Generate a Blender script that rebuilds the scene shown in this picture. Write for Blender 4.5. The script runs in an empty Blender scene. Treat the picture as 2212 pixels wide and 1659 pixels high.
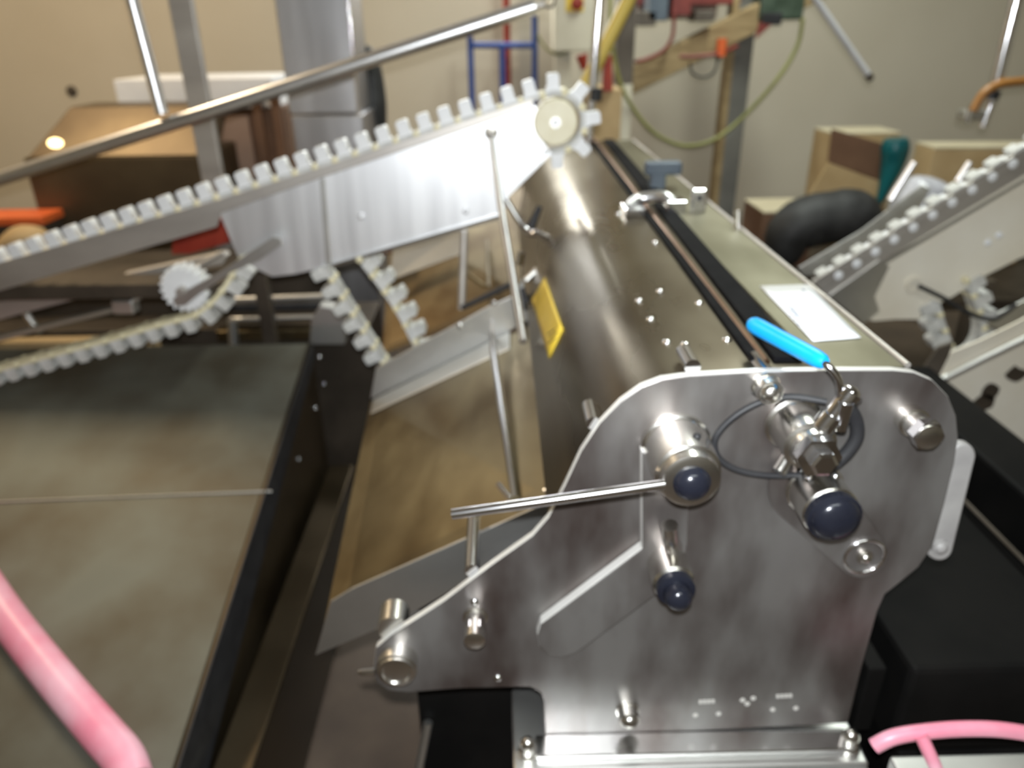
import bpy, math, random
from mathutils import Vector, Matrix
random.seed(7)
S = bpy.context.scene
COL = S.collection

# ------------------------------------------------------------------ camera
F, CX, CY = 1600.0, 1106.0, 829.5           # focal length in pixels of the 2212x1659 frame
EYE = Vector((0, 0, 1.6))
ay = Vector((1075 - CX, CY - 62, -F)).normalized()          # the machine's long axis seen from the camera
az = -Vector((1150 - CX, CY - 4150, -F)).normalized()       # straight up
az = (az - ay * az.dot(ay)).normalized()
ax = ay.cross(az)
ROT = Matrix((ax, ay, az))
cd = bpy.data.cameras.new('camera')
cd.sensor_width = 36; cd.lens = F / 2212 * 36; cd.clip_start = 0.02
cam = bpy.data.objects.new('camera', cd); COL.objects.link(cam)
cam.matrix_world = Matrix.Translation(EYE) @ ROT.to_4x4()
cd.dof.use_dof = True; cd.dof.focus_distance = 0.55
cd.dof.aperture_fstop = (cd.lens / 1000) / 0.0064
S.camera = cam

# ------------------------------------------------------------------ world, lights, exposure
w = bpy.data.worlds.new('world'); S.world = w; w.use_nodes = True
w.node_tree.nodes['Background'].inputs[0].default_value = (0.8, 0.85, 0.9, 1)
w.node_tree.nodes['Background'].inputs[1].default_value = 0.02
def area(name, loc, look, sx, sy, power, col):
    l = bpy.data.lights.new(name, 'AREA'); l.shape = 'RECTANGLE'; l.size = sx; l.size_y = sy
    l.energy = power; l.color = col
    o = bpy.data.objects.new(name, l); COL.objects.link(o)
    o.location = loc
    o.rotation_euler = (Vector(look) - Vector(loc)).to_track_quat('-Z', 'Y').to_euler()
    return o
area('ceiling_tube_light', (1.0, 2.6, 3.12), (1.0, 2.6, 0), 0.3, 1.5, 50, (0.93, 1.0, 0.93))
area('ceiling_tube_light', (0.4, -0.6, 3.12), (0.4, -0.6, 0), 1.5, 0.3, 22, (0.95, 1.0, 0.95))
area('ceiling_warm_light', (-2.1, 2.7, 3.12), (-2.1, 2.7, 0), 0.5, 0.9, 42, (1.0, 0.79, 0.53))
area('wall_tube_light', (-.25, 4.42, 2.12), (-.1, 1.5, 1.2), 0.9, 0.16, 20, (0.97, 1.0, 0.97))
flash = area('camera_flash', (0.0, 0.0, 1.66), tuple(Vector((0, 0, 1.66)) + ROT @ Vector((0, 0.05, -1))), 0.03, 0.02, 26, (0.93, 0.97, 1.0))
S.view_settings.view_transform = 'Standard'; S.view_settings.look = 'None'
S.view_settings.gamma = 1; S.view_settings.use_curve_mapping = False
S.view_settings.exposure = 0.0

# ------------------------------------------------------------------ helpers
def ray(px, py): return ROT @ Vector(((px - CX) / F, (CY - py) / F, -1))
def at(px, py, Y):                       # point of the plane at depth Y
    r = ray(px, py); return EYE + r * (Y / r.y)
def atz(px, py, Z):                      # point of the level plane at height Z
    r = ray(px, py); return EYE + r * ((Z - EYE.z) / r.z)
def atx(px, py, X):
    r = ray(px, py); return EYE + r * (X / r.x)
W = {}
def link(o, parent, M):
    COL.objects.link(o); o.matrix_basis = M; W[o] = M
    if parent is not None:
        o.parent = parent; o.matrix_parent_inverse = W[parent].inverted()
    return o
def tag(o, label=None, cat=None, group=None, kind=None):
    if label: o['label'] = label
    if cat: o['category'] = cat
    if group: o['group'] = group
    if kind: o['kind'] = kind
    return o
def thing(name, loc, label, cat, group=None):
    o = bpy.data.objects.new(name, None); o.empty_display_size = 0.05
    link(o, None, Matrix.Translation(Vector(loc)))
    return tag(o, label, cat, group)
def mk(name, vs, fs, mat, parent=None, smooth=False, bevel=0.0, ang=38):
    vs = [Vector(v) for v in vs]
    lo = Vector([min(v[i] for v in vs) for i in range(3)]); hi = Vector([max(v[i] for v in vs) for i in range(3)])
    c = (lo + hi) / 2
    me = bpy.data.meshes.new(name); me.from_pydata([v - c for v in vs], [], fs)
    import bmesh
    b = bmesh.new(); b.from_mesh(me); bmesh.ops.recalc_face_normals(b, faces=b.faces); b.to_mesh(me); b.free()
    if smooth:
        for p in me.polygons: p.use_smooth = True
        me.set_sharp_from_angle(angle=math.radians(ang))
    me.materials.append(mat)
    o = bpy.data.objects.new(name, me)
    if bevel:
        m = o.modifiers.new('bevel', 'BEVEL'); m.width = bevel; m.segments = 2; m.limit_method = 'ANGLE'
    return link(o, parent, Matrix.Translation(c))
def boxg(lo, hi):
    x0, y0, z0 = lo; x1, y1, z1 = hi
    v = [(x0,y0,z0),(x1,y0,z0),(x1,y1,z0),(x0,y1,z0),(x0,y0,z1),(x1,y0,z1),(x1,y1,z1),(x0,y1,z1)]
    return v, [(0,3,2,1),(4,5,6,7),(0,1,5,4),(1,2,6,5),(2,3,7,6),(3,0,4,7)]
def box(name, lo, hi, mat, parent=None, bevel=0.003):
    v, f = boxg(lo, hi); return mk(name, v, f, mat, parent, bevel=bevel)
def prism_g(pts, off):
    n = len(pts); pts = [Vector(p) for p in pts]; off = Vector(off)
    v = pts + [p + off for p in pts]
    f = [tuple(range(n)), tuple(range(2*n-1, n-1, -1))] + [(i, (i+1) % n, n+(i+1) % n, n+i) for i in range(n)]
    return v, f
def prism(name, pts, off, mat, parent=None, bevel=0.0, smooth=False, ang=38):
    v, f = prism_g(pts, off); return mk(name, v, f, mat, parent, smooth=smooth, bevel=bevel, ang=ang)
def pxprism(name, pix, Y, depth, mat, parent=None, bevel=0.0, smooth=False):
    return prism(name, [at(x, y, Y) for x, y in pix], (0, depth, 0), mat, parent, bevel, smooth)
def frame(d):
    d = d.normalized(); a = Vector((0, 0, 1)) if abs(d.z) < 0.9 else Vector((1, 0, 0))
    s = d.cross(a).normalized(); return s, d.cross(s).normalized()
def tube_g(pts, r, n=12, closed=False):
    pts = [Vector(p) for p in pts]; m = len(pts)
    rs = r if isinstance(r, (list, tuple)) else [r] * m
    v = []; f = []; s = None
    for i, p in enumerate(pts):
        a = pts[(i-1) % m] if (closed or i) else p
        b = pts[(i+1) % m] if (closed or i < m-1) else p
        d = (b - a).normalized()
        if s is None: s, t = frame(d)
        else:
            s = (s - d * s.dot(d)).normalized(); t = d.cross(s)
        for k in range(n):
            q = 2 * math.pi * k / n
            v.append(p + (s * math.cos(q) + t * math.sin(q)) * rs[i])
    for i in range(m if closed else m-1):
        for k in range(n):
            f.append((i*n+k, i*n+(k+1) % n, ((i+1) % m)*n+(k+1) % n, ((i+1) % m)*n+k))
    if not closed: f += [tuple(range(n-1, -1, -1)), tuple(range((m-1)*n, m*n))]
    return v, f
def tube(name, pts, r, mat, parent=None, n=12, closed=False):
    v, f = tube_g(pts, r, n, closed); return mk(name, v, f, mat, parent, smooth=True, ang=50)
def cr(pts, k=6, closed=False):          # Catmull-Rom through points
    P = [Vector(p) for p in pts]; m = len(P); out = []
    for i in range(m if closed else m-1):
        g = (lambda j: P[j % m]) if closed else (lambda j: P[max(0, min(m-1, j))])
        a, b, c, d = g(i-1), g(i), g(i+1), g(i+2)
        for s in range(k):
            t = s / k
            out.append(0.5 * ((2*b) + (c-a)*t + (2*a-5*b+4*c-d)*t*t + (3*b-a-3*c+d)*t**3))
    if not closed: out.append(P[-1])
    return out
def lathe_g(prof, n=24):                 # (height, radius) along +Z
    v = []; f = []; m = len(prof)
    for h, r in prof:
        for k in range(n):
            q = 2*math.pi*k/n; v.append(Vector((r*math.cos(q), r*math.sin(q), h)))
    for i in range(m-1):
        for k in range(n): f.append((i*n+k, i*n+(k+1) % n, (i+1)*n+(k+1) % n, (i+1)*n+k))
    f += [tuple(range(n-1, -1, -1)), tuple(range((m-1)*n, m*n))]
    return v, f
def lathe_mesh(name, prof, mat, n=24, ang=38):
    v, f = lathe_g(prof, n); me = bpy.data.meshes.new(name); me.from_pydata(v, [], f)
    for p in me.polygons: p.use_smooth = True
    me.set_sharp_from_angle(angle=math.radians(ang)); me.materials.append(mat); return me
def axis_m(loc, d):
    d = Vector(d).normalized(); s, t = frame(d)
    return Matrix.Translation(Vector(loc)) @ Matrix((s, d.cross(s), d)).transposed().to_4x4()
def put(name, me, M, parent): return link(bpy.data.objects.new(name, me), parent, M)
def lathe(name, prof, loc, d, mat, parent=None, n=24, ang=38):
    return put(name, lathe_mesh(name, prof, mat, n, ang), axis_m(loc, d), parent)
def dome(h0, r, hh, k=5): return [(h0 + hh*math.sin(a*math.pi/2/k), r*math.cos(a*math.pi/2/k)*0.999+0.0002) for a in range(k+1)]
TOCAM = (0, -1, 0)
def edge_mat(o, m):                      # top light on a plate's edges, put into a brighter colour than its etched faces
    o.data.materials.append(m)
    for p in o.data.polygons:
        if abs(p.normal.y) < .5: p.material_index = 1
    return o

# ------------------------------------------------------------------ materials
def mat(name, c1, c2=None, rough=0.5, metal=0.0, scale=6, stretch=(1,1,1), bump=0.0, rvar=0.0, spec=0.5, detail=4, lo=0.35, hi=0.65, emit=0, emitcol=None, alpha=None, aniso=0):
    m = bpy.data.materials.new(name); m.use_nodes = True; nt = m.node_tree; N = nt.nodes; L = nt.links
    b = N['Principled BSDF']; b.inputs['Metallic'].default_value = metal; b.inputs['Roughness'].default_value = rough
    b.inputs['Specular IOR Level'].default_value = spec
    tc = N.new('ShaderNodeTexCoord'); mp = N.new('ShaderNodeMapping'); mp.inputs['Scale'].default_value = stretch
    L.new(tc.outputs['Object'], mp.inputs[0])
    nz = N.new('ShaderNodeTexNoise'); nz.inputs['Scale'].default_value = scale; nz.inputs['Detail'].default_value = detail
    L.new(mp.outputs[0], nz.inputs['Vector'])
    rp = N.new('ShaderNodeValToRGB'); rp.color_ramp.elements[0].position = lo; rp.color_ramp.elements[1].position = hi
    rp.color_ramp.elements[0].color = (*c1, 1); rp.color_ramp.elements[1].color = (*(c2 or c1), 1)
    L.new(nz.outputs['Fac'], rp.inputs[0]); L.new(rp.outputs[0], b.inputs['Base Color'])
    if rvar:
        mr = N.new('ShaderNodeMapRange'); mr.inputs[3].default_value = rough - rvar; mr.inputs[4].default_value = rough + rvar
        mr.inputs[1].default_value = 0.3; mr.inputs[2].default_value = 0.7
        L.new(nz.outputs['Fac'], mr.inputs[0]); L.new(mr.outputs[0], b.inputs['Roughness'])
    if bump:
        bp = N.new('ShaderNodeBump'); bp.inputs['Strength'].default_value = bump; bp.inputs['Distance'].default_value = 0.002
        L.new(nz.outputs['Fac'], bp.inputs['Height']); L.new(bp.outputs[0], b.inputs['Normal'])
    if emit:
        b.inputs['Emission Color'].default_value = (*(emitcol or c1), 1); b.inputs['Emission Strength'].default_value = emit
    if alpha is not None: b.inputs['Alpha'].default_value = alpha
    return m
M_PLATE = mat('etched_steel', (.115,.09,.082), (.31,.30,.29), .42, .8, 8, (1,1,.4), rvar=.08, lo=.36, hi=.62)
M_ARM = mat('ground_steel', (.5,.48,.46), (.6,.58,.56), .34, 1, 9)
M_EDGE = mat('bright_steel', (.72,.72,.72), (.8,.8,.8), .22, 1, 12)
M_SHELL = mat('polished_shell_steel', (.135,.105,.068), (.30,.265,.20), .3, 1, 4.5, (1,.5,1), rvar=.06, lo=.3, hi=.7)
M_TRAY = mat('bronze_tinted_steel', (.18,.125,.06), (.34,.29,.18), .34, 1, 5, (1,.6,1), rvar=.08, lo=.3, hi=.7)
M_TOPSHEEN = mat('olive_sheen_steel', (.22,.205,.14), (.33,.31,.23), .42, .9, 5, (1,.5,1), rvar=.05)
M_GUARD = mat('satin_steel', (.6,.6,.58), (.7,.7,.68), .42, 1, 7)
M_PANEL = mat('conveyor_panel_steel', (.78,.79,.82), (.92,.93,.95), .44, .9, 6, (3,1,.2), rvar=.04, lo=.25, hi=.6)
M_RPANEL = mat('beige_panel_steel', (.74,.68,.56), (.82,.78,.68), .55, .15, 4, (1,1,1), rvar=.05)
M_RAIL = mat('dull_rail_steel', (.46,.43,.40), (.6,.57,.53), .5, .8, 9, (.3,1,1))
M_SHEET = mat('green_grey_sheet', (.11,.097,.072), (.195,.20,.17), .6, .75, 3.2, (1,1,1), rvar=.05)
M_DARKW = mat('dark_brown_steel', (.055,.04,.022), (.10,.075,.045), .38, .85, 3, (1,1,.4), rvar=.06)
M_BLACK = mat('black_rubber', (.012,.012,.014), (.022,.022,.024), .55, 0, 20)
M_BLKBELT = mat('black_belt', (.003,.003,.003), (.007,.0065,.006), .65, 0, 6, spec=.1)
M_SEAL = mat('matt_seal_rubber', (.004,.004,.005), (.008,.008,.009), .75, 0, 20, spec=.08)
M_LITEDGE = mat('lit_edge_steel', (.78,.77,.74), (.86,.85,.82), .42, .45, 12)
M_CHROME = mat('chrome', (.78,.78,.80), (.86,.86,.88), .14, 1, 10)
M_TUBE = mat('satin_tube', (.74,.74,.75), (.84,.84,.85), .33, 1, 10)
M_SWING = mat('grey_steel_rod', (.34,.34,.35), (.42,.42,.43), .3, .8, 10)
M_ROD = mat('grey_coated_rod', (.62,.62,.64), (.7,.7,.72), .35, .3, 10)
M_NUT = mat('zinc_fitting', (.64,.62,.58), (.76,.74,.70), .26, 1, 14)
M_DOME = mat('dark_dome_cap', (.010,.011,.018), (.02,.022,.032), .2, .2, 12)
M_WPLAS = mat('white_plastic', (.78,.79,.80), (.84,.85,.86), .42, 0, 20)
M_GPLAS = mat('worn_white_plastic', (.50,.50,.48), (.66,.66,.64), .5, 0, 30)
M_GREYP = mat('grey_plastic', (.26,.25,.245), (.33,.32,.31), .5, 0, 20)
M_CREAM = mat('cream_plastic', (.78,.72,.52), (.84,.79,.60), .45, 0, 18)
M_YPIN = mat('yellowed_plastic', (.72,.65,.42), (.80,.74,.52), .5, 0, 18)
M_BLUE = mat('blue_vinyl', (.0,.33,.85), (.0,.37,.9), .4, 0, 20)
M_PAPER = mat('white_paper', (.84,.86,.90), (.88,.90,.93), .7, 0, 20)
M_INK = mat('grey_ink', (.25,.28,.35), None, .7)
M_YELLOW = mat('yellow_label', (.78,.55,.04), (.84,.62,.08), .45, 0, 30)
M_WALL = mat('painted_wall', (.59,.53,.42), (.62,.56,.45), .75, 0, 2.2, bump=.05)
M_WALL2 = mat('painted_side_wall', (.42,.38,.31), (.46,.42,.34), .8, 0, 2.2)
M_CEIL = mat('ceiling_paint', (.52,.5,.46), (.56,.54,.5), .8, 0, 3)
M_FLOOR = mat('wet_floor', (.10,.075,.06), (.16,.12,.09), .35, 0, 4)
M_CARD = mat('cardboard', (.42,.29,.14), (.50,.36,.19), .75, 0, 8)
M_CARDT = mat('pale_cardboard', (.52,.45,.30), (.58,.51,.36), .75, 0, 8)
M_CARDD = mat('dark_cardboard', (.13,.065,.035), (.17,.09,.05), .75, 0, 8)
M_TEAL = mat('teal_film', (.0,.075,.085), (.0,.11,.12), .35, 0, 10)
M_BAG = mat('black_film', (.012,.012,.012), (.03,.03,.03), .6, 0, 14, bump=.3)
M_CLEAR = mat('cloudy_film', (.30,.30,.33), (.55,.55,.6), .25, 0, 16, bump=.4)
M_FBLUE = mat('blue_frame_paint', (.02,.06,.26), (.03,.08,.32), .4, 0, 20)
M_RED = mat('red_paint', (.26,.025,.015), (.33,.04,.02), .45, 0, 20)
M_ORANGE = mat('orange_plastic', (.62,.10,.02), (.70,.14,.03), .5, 0, 20)
M_MUST = mat('mustard_paint', (.50,.36,.06), (.58,.43,.10), .5, 0, 10, (1,1,.3))
M_WOOD = mat('tan_wood', (.24,.165,.075), (.36,.26,.13), .65, 0, 8, (1,1,6))
M_GREEN = mat('dark_green_paint', (.03,.05,.03), (.07,.10,.07), .5, 0, 14)
M_CABLE = mat('olive_cable', (.22,.22,.07), (.30,.30,.10), .5, 0, 14)
M_RCABLE = mat('red_cable', (.16,.03,.025), (.22,.045,.035), .5, 0, 14)
M_BHOSE = mat('brown_hose', (.30,.13,.03), (.38,.18,.05), .4, 0, 14)
M_PINK = mat('pink_hose', (.82,.26,.36), (.86,.46,.56), .35, 0, 5, lo=.42, hi=.6)
M_CAB = mat('brown_cabinet_steel', (.10,.07,.04), (.17,.125,.07), .45, .6, 3)
M_COLM = mat('column_steel', (.50,.50,.52), (.60,.60,.62), .38, 1, 4, (2,1,.3), rvar=.05)
M_BEIGE = mat('beige_enamel', (.62,.58,.46), (.66,.62,.5), .5, 0, 8)
M_AMBER = mat('amber_glow', (1,.8,.45), None, .4, emit=5, emitcol=(1,.72,.32))
M_COPPER = mat('copper_rod', (.22,.12,.07), (.28,.17,.10), .35, 1, 12)
M_POSTD = mat('dark_post_steel', (.075,.06,.045), (.12,.10,.08), .5, .3, 8)
M_HOOK = mat('blue_grey_paint', (.08,.10,.13), (.12,.15,.18), .5, .2, 8)
M_DULL = mat('dull_post_paint', (.16,.155,.14), (.24,.235,.21), .5, .4, 5)
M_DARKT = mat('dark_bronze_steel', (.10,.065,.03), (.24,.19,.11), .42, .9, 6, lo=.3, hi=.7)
M_MUD = mat('soot_machinery', (.05,.04,.03), (.10,.08,.06), .5, .5, 5)

# ------------------------------------------------------------------ the room
def struct(o): o['kind'] = 'structure'; return o
struct(box('floor', (-3.7,-3.1,-.1), (3.7,4.7,0), M_FLOOR, bevel=0))
struct(box('ceiling', (-3.7,-3.1,3.2), (3.7,4.7,3.3), M_CEIL, bevel=0))
struct(box('wall_back', (-3.7,4.5,0), (3.7,4.62,3.2), M_WALL, bevel=0))
struct(box('wall_left', (-3.7,-3.1,0), (-3.6,4.5,3.2), M_WALL, bevel=0))
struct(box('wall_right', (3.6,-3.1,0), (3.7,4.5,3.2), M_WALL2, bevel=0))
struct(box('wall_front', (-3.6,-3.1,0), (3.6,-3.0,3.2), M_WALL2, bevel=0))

# ------------------------------------------------------------------ roller machine
Y0 = 0.80                                  # front face of the near end plate
machine = thing('roller_machine', (.3, 1.8, 0), 'large stainless steel roller machine with rounded near end plate and sloping tray', 'machine')

outline = [(806,1452),(812,1400),(845,1372)] + [(880,1350),(960,1298),(1060,1222),(1150,1158)] + \
          [(1185,1118),(1220,1050),(1255,975),(1295,915),(1340,868),(1385,836),(1430,819),(1490,811)] + \
          [(1640,803),(1800,800),(1930,800)] + [(1975,805),(2015,822),(2048,856),(2066,900),(2070,945),(2062,1000)] + \
          [(2040,1090),(2015,1180),(1985,1225),(1945,1258),(1912,1284),(1896,1320)] + [(1862,1440),(1832,1562)] + \
          [(1178,1596),(1176,1560),(1175,1520),(1168,1497),(1145,1484)] + [(1000,1487),(880,1496),(840,1492),(815,1475)]
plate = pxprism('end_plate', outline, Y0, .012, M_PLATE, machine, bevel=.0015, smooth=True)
edge_mat(plate, M_LITEDGE)

# curved shell behind the plate
prof_px = [(1185,1130),(1204,1098),(1222,1058),(1240,1005),(1270,945),(1305,900),(1345,864),(1390,838),(1435,823),(1490,815)]
P0 = [at(x, y, Y0+.012) for x, y in prof_px]
prof = [Vector((p.x, 0, p.z)) for p in cr(P0, 5)]
ztop = at(1640,806,Y0+.012).z
xr = at(1990,803,Y0).x
prof += [Vector((xr-.2,0,ztop)), Vector((xr-.012,0,ztop)), Vector((xr-.003,0,ztop-.004)), Vector((xr,0,ztop-.014)), Vector((xr,0,.93))]
prof.append(Vector((prof[0].x+.02,0,.93)))
YF = 2.87
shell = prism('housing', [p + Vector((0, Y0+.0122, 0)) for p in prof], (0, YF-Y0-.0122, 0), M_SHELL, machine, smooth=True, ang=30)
def on_shell(px, py, lift=.0):
    r = ray(px, py); best = None
    for i in range(len(prof)-2):
        a, b = prof[i], prof[i+1]; ex, ez = b.x-a.x, b.z-a.z
        den = r.x*ez - r.z*ex
        if abs(den) < 1e-9: continue
        t = ((a.x)*ez - (a.z-EYE.z)*ex) / den
        s = ((a.x)*r.z - (a.z-EYE.z)*r.x) / den
        if t > 0 and -.001 <= s <= 1.001 and (best is None or t < best[0]):
            n = Vector((-ez, 0, ex)).normalized()
            if n.dot(r) > 0: n = -n
            best = (t, n)
    if best is None:
        print('MISS', px, py); return at(px, py, 1.5), Vector((0,-1,0))
    return EYE + r*best[0] + best[1]*lift, best[1]
def plate_at(px, py, dy=0.0): return at(px, py, Y0) + Vector((0, -dy, 0))      # a point dy in front of the plate

# far closing plate of the housing
prism('far_end_plate', [p + Vector((0, YF, 0)) for p in prof], (0, .012, 0), M_SHELL, machine, bevel=.001)

# black sealing strips and the copper rod along the top
zt = ztop
def strip_top(name, pn, pf, w, h, m, z0=zt, parent=shell):
    a = atz(*pn, z0); b = atz(*pf, z0)
    a.y = max(a.y, Y0+.0125); b.y = min(b.y, YF)
    v = [a, a+Vector((w,0,0)), b+Vector((w,0,0)), b]
    return prism(name, v, (0,0,h), m, parent, bevel=.001)
strip_top('seal_strip', (1622,783), (1262,292), .014, .006, M_SEAL)
strip_top('seal_strip', (1672,783), (1292,292), .036, .007, M_SEAL)
ra = atz(1656,783,zt+.004); rb = atz(1278,292,zt+.004); ra.y = max(ra.y, Y0+.013)
tube('copper_rod', [ra, rb], .0045, M_COPPER, shell, 8)

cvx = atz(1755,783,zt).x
box('top_sheen', (cvx,Y0+.014,zt), (xr-.012,YF-.01,zt+.004), M_TOPSHEEN, shell, .0015)  # thin top sheet, the wall's reflection put into its lighter olive colour
# rivets on the shell
ME_RIVET = lathe_mesh('rivet', [(0,.0065)] + dome(.0008,.0062,.0035,3), M_CHROME, 10)
for px, py in [(1405,690),(1510,655),(1440,740),(1480,745),(1570,735),(1425,630),(1415,525),(1335,463),(1380,650)]:
    p, n = on_shell(px, py, 0)
    if p: put('rivet', ME_RIVET, axis_m(p, n), shell)

# stickers
def sticker(name, c, m, nu=6, nv=6, lift=.0012):
    vs = []; fs = []
    for i in range(nu+1):
        for j in range(nv+1):
            u, v = i/nu, j/nv
            x = (c[0][0]*(1-u)+c[1][0]*u)*(1-v) + (c[3][0]*(1-u)+c[2][0]*u)*v
            y = (c[0][1]*(1-u)+c[1][1]*u)*(1-v) + (c[3][1]*(1-u)+c[2][1]*u)*v
            vs.append(on_shell(x, y, lift)[0])
    for i in range(nu):
        for j in range(nv):
            a = i*(nv+1)+j; fs.append((a, a+1, a+nv+2, a+nv+1))
    o = mk(name, vs, fs, m, shell, smooth=True)
    s = o.modifiers.new('thickness', 'SOLIDIFY'); s.thickness = .0008
    return o
paper = sticker('paper_label', [(1640,625),(1746,622),(1858,738),(1755,746)], M_PAPER, 6, 6, .0062)
tag(paper, 'white paper label with faint grey writing')
yl = sticker('warning_label', [(1150,648),(1178,600),(1218,712),(1188,776)], M_YELLOW)
tag(yl, 'yellow sticker with small dark print')
def scribble(name, pts, parent, lift, m=M_INK, r=.0009):
    tube(name, [on_shell(x, y, lift)[0] for x, y in pts], r, m, parent, 5)
for i, (x, y) in enumerate([(1692,660),(1706,674),(1700,682)]):
    scribble('handwriting', r=.0006, parent=paper, lift=.0072, pts=[(x,y),(x+7,y+3),(x+6,y+10),(x+15,y+12),(x+14,y+19),(x+23,y+22),(x+22,y+29),(x+31,y+32)])
scribble('staple', [(1731,634),(1738,637)], paper, .0072)
for i, (x, y) in enumerate([(1186,722),(1190,730),(1187,742)]):
    scribble('print_line', [(x,y),(x+8,y-5),(x+16,y-11)], yl, .0022, M_BLACK, .0011)

# clamp, lug and hook on top of the housing
cl = tube('clamp_handle', cr([atz(1358,452,zt+.012), atz(1376,432,zt+.022), atz(1415,425,zt+.03), atz(1440,428,zt+.03), atz(1462,446,zt+.014)], 5), .013, M_TUBE, machine)
box('clamp_foot', atz(1352,466,zt)+Vector((-.004,-.02,0)), atz(1375,460,zt)+Vector((.012,.03,.018)), M_CHROME, cl)
p = atz(1448,458,zt); box('clamp_foot', p+Vector((-.015,-.03,0)), p+Vector((.03,.02,.03)), M_CHROME, cl)
p = atz(1506,462,zt); lug = box('lug', p+Vector((-.018,-.006,0)), p+Vector((.018,.006,.055)), M_EDGE, machine, .006)
lathe('lug_hole', [(0,.006),(.002,.006)], p+Vector((0,-.0065,.036)), TOCAM, M_BLACK, lug, 12)
p = atz(1418,408,zt); hook = box('hook_block', p+Vector((-.02,-.02,0)), p+Vector((.02,.02,.045)), M_HOOK, machine, .006)
box('hook_tongue', p+Vector((-.035,-.02,.036)), p+Vector((.06,.02,.07)), M_HOOK, hook, .008)
rail_r = tube('edge_rod', [Vector((xr-.006,Y0+.02,zt+.003)), Vector((xr-.006,YF,zt+.003))], .004, M_RAIL, shell, 8)
p = atz(1636,494,zt); tube('pin', [Vector((xr-.01,p.y,zt)), Vector((xr-.014,p.y,zt+.04))], .007, M_CHROME, machine)

# fittings on the end plate --------------------------------------------------
def fit(name, px, py, prof_, m, parent=plate, n=28, ang=30, d=TOCAM, dy=0.0):
    return lathe(name, prof_, plate_at(px, py, dy), d, m, parent, n, ang)
boss = fit('shaft_boss', 1458,958, [(0,.044),(.008,.044),(.010,.041),(.070,.039),(.072,.035),(.086,.034),(.088,.029)], M_NUT, machine)
lathe('dome_cap', [(0,.0215),(.004,.0215)] + dome(.004,.0205,.014), plate_at(1458,958,.088), TOCAM, M_DOME, boss, 24)
ME_SCREW = lathe_mesh('set_screw', [(0,.005)] + dome(.001,.0048,.003,3), M_BLACK, 10)
put('set_screw', ME_SCREW, axis_m(plate_at(1468,958,.05)+Vector((.006,0,.0385)), (.2,0,1)), boss)
# long rod screwed into the boss collar
tube('handle_rod', [at(976,1111,.71), at(1436,1046,.71)], .0062, M_CHROME, boss, 14)
# elbow and cap nut under the boss
elbow = tube('elbow_fitting', cr([plate_at(1428,1085,.05), plate_at(1434,1120,.045), plate_at(1446,1152,.03), plate_at(1452,1175,.0)], 5), [.011]*15+[.012], M_NUT, machine) 
nutc = fit('cap_nut', 1436,1198, [(0,.020),(.014,.020),(.016,.0275),(.058,.0275),(.062,.0245)], M_NUT, machine)
lathe('dome_cap', [(0,.0245),(.012,.0245),(.013,.017),(.026,.0165)] + dome(.026,.0165,.012), plate_at(1436,1198,.060), TOCAM, M_DOME, nutc, 24)
# lever arm plate behind the boss
arm_px = [(1386,975),(1387,1185)] + [(1168,1348),(1160,1372),(1166,1398),(1186,1416),(1214,1421),(1244,1412)] + [(1450,1262),(1476,1225),(1484,1180),(1490,990)]
edge_mat(pxprism('lever_arm', arm_px, Y0-.018, .0178, M_PLATE, machine, bevel=.0025), M_LITEDGE)
# obround slot cover
def obround(cA, rA, cB, rB, k=12):
    (xa, ya), (xb, yb) = cA, cB; th = math.atan2(yb-ya, xb-xa)
    return [(xa+rA*math.cos(th+math.pi/2+math.pi*i/k), ya+rA*math.sin(th+math.pi/2+math.pi*i/k)) for i in range(k+1)] + \
           [(xb+rB*math.cos(th-math.pi/2+math.pi*i/k), yb+rB*math.sin(th-math.pi/2+math.pi*i/k)) for i in range(k+1)]
cov = pxprism('slot_cover', obround((1738,1058),78,(1862,1194),56), Y0-.006, .0058, M_PLATE, machine, bevel=.0018, smooth=True)
ringc = plate_at(1862,1194,.006)
tube('cover_ring', [ringc + Vector((.027*math.cos(a),-.002,.027*math.sin(a))) for a in [2*math.pi*i/28 for i in range(28)]], .0028, M_CHROME, cov, 8, True)
lathe('stud', [(0,.011),(.004,.011)] + dome(.004,.008,.008), ringc, TOCAM, M_NUT, cov, 14)
boss3 = fit('shaft_boss', 1752,1045, [(0,.037),(.008,.037),(.010,.0345),(.056,.0345),(.060,.031)], M_NUT, machine, dy=.006)
lathe('dome_cap', [(0,.033),(.010,.033),(.011,.030)] + dome(.011,.030,.016), plate_at(1752,1045,.065), TOCAM, M_DOME, boss3, 24)
for a, b in ((-.02,.03), (.014,.031)): put('set_screw', ME_RIVET, axis_m(plate_at(1752,1045,.03)+Vector((a,0,b)), (a,0,b)), boss3)
# valve with the blue lever
valve = fit('valve_body', 1712,912, [(0,.036),(.006,.036),(.008,.032),(.058,.031),(.060,.026),(.072,.025)], M_NUT, machine)
lathe('hex_plug', [(0,.026),(.014,.026),(.015,.016),(.028,.016),(.030,.012)], plate_at(1712,912,.072), TOCAM, M_CHROME, valve, 6, 20)
b0 = at(1775,925,.745); b1 = at(1812,880,.745)
lathe('valve_bonnet', [(0,.014),(.02,.014),(.021,.011),(.045,.011),(.046,.014),(.054,.014)] + dome(.054,.011,.006,3), b0, b1-b0, M_CHROME, valve, 16)
tube('drain_nipple', [at(1812,925,.74), at(1828,868,.738)], [.009,.009], M_CHROME, valve, 10)
lv = [at(1806,900,.745), at(1814,860,.745), at(1812,822,.745), at(1790,792,.752), at(1762,776,.765)]
tube('lever_stem', cr(lv, 4), .0045, M_CHROME, valve, 8)
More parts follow.
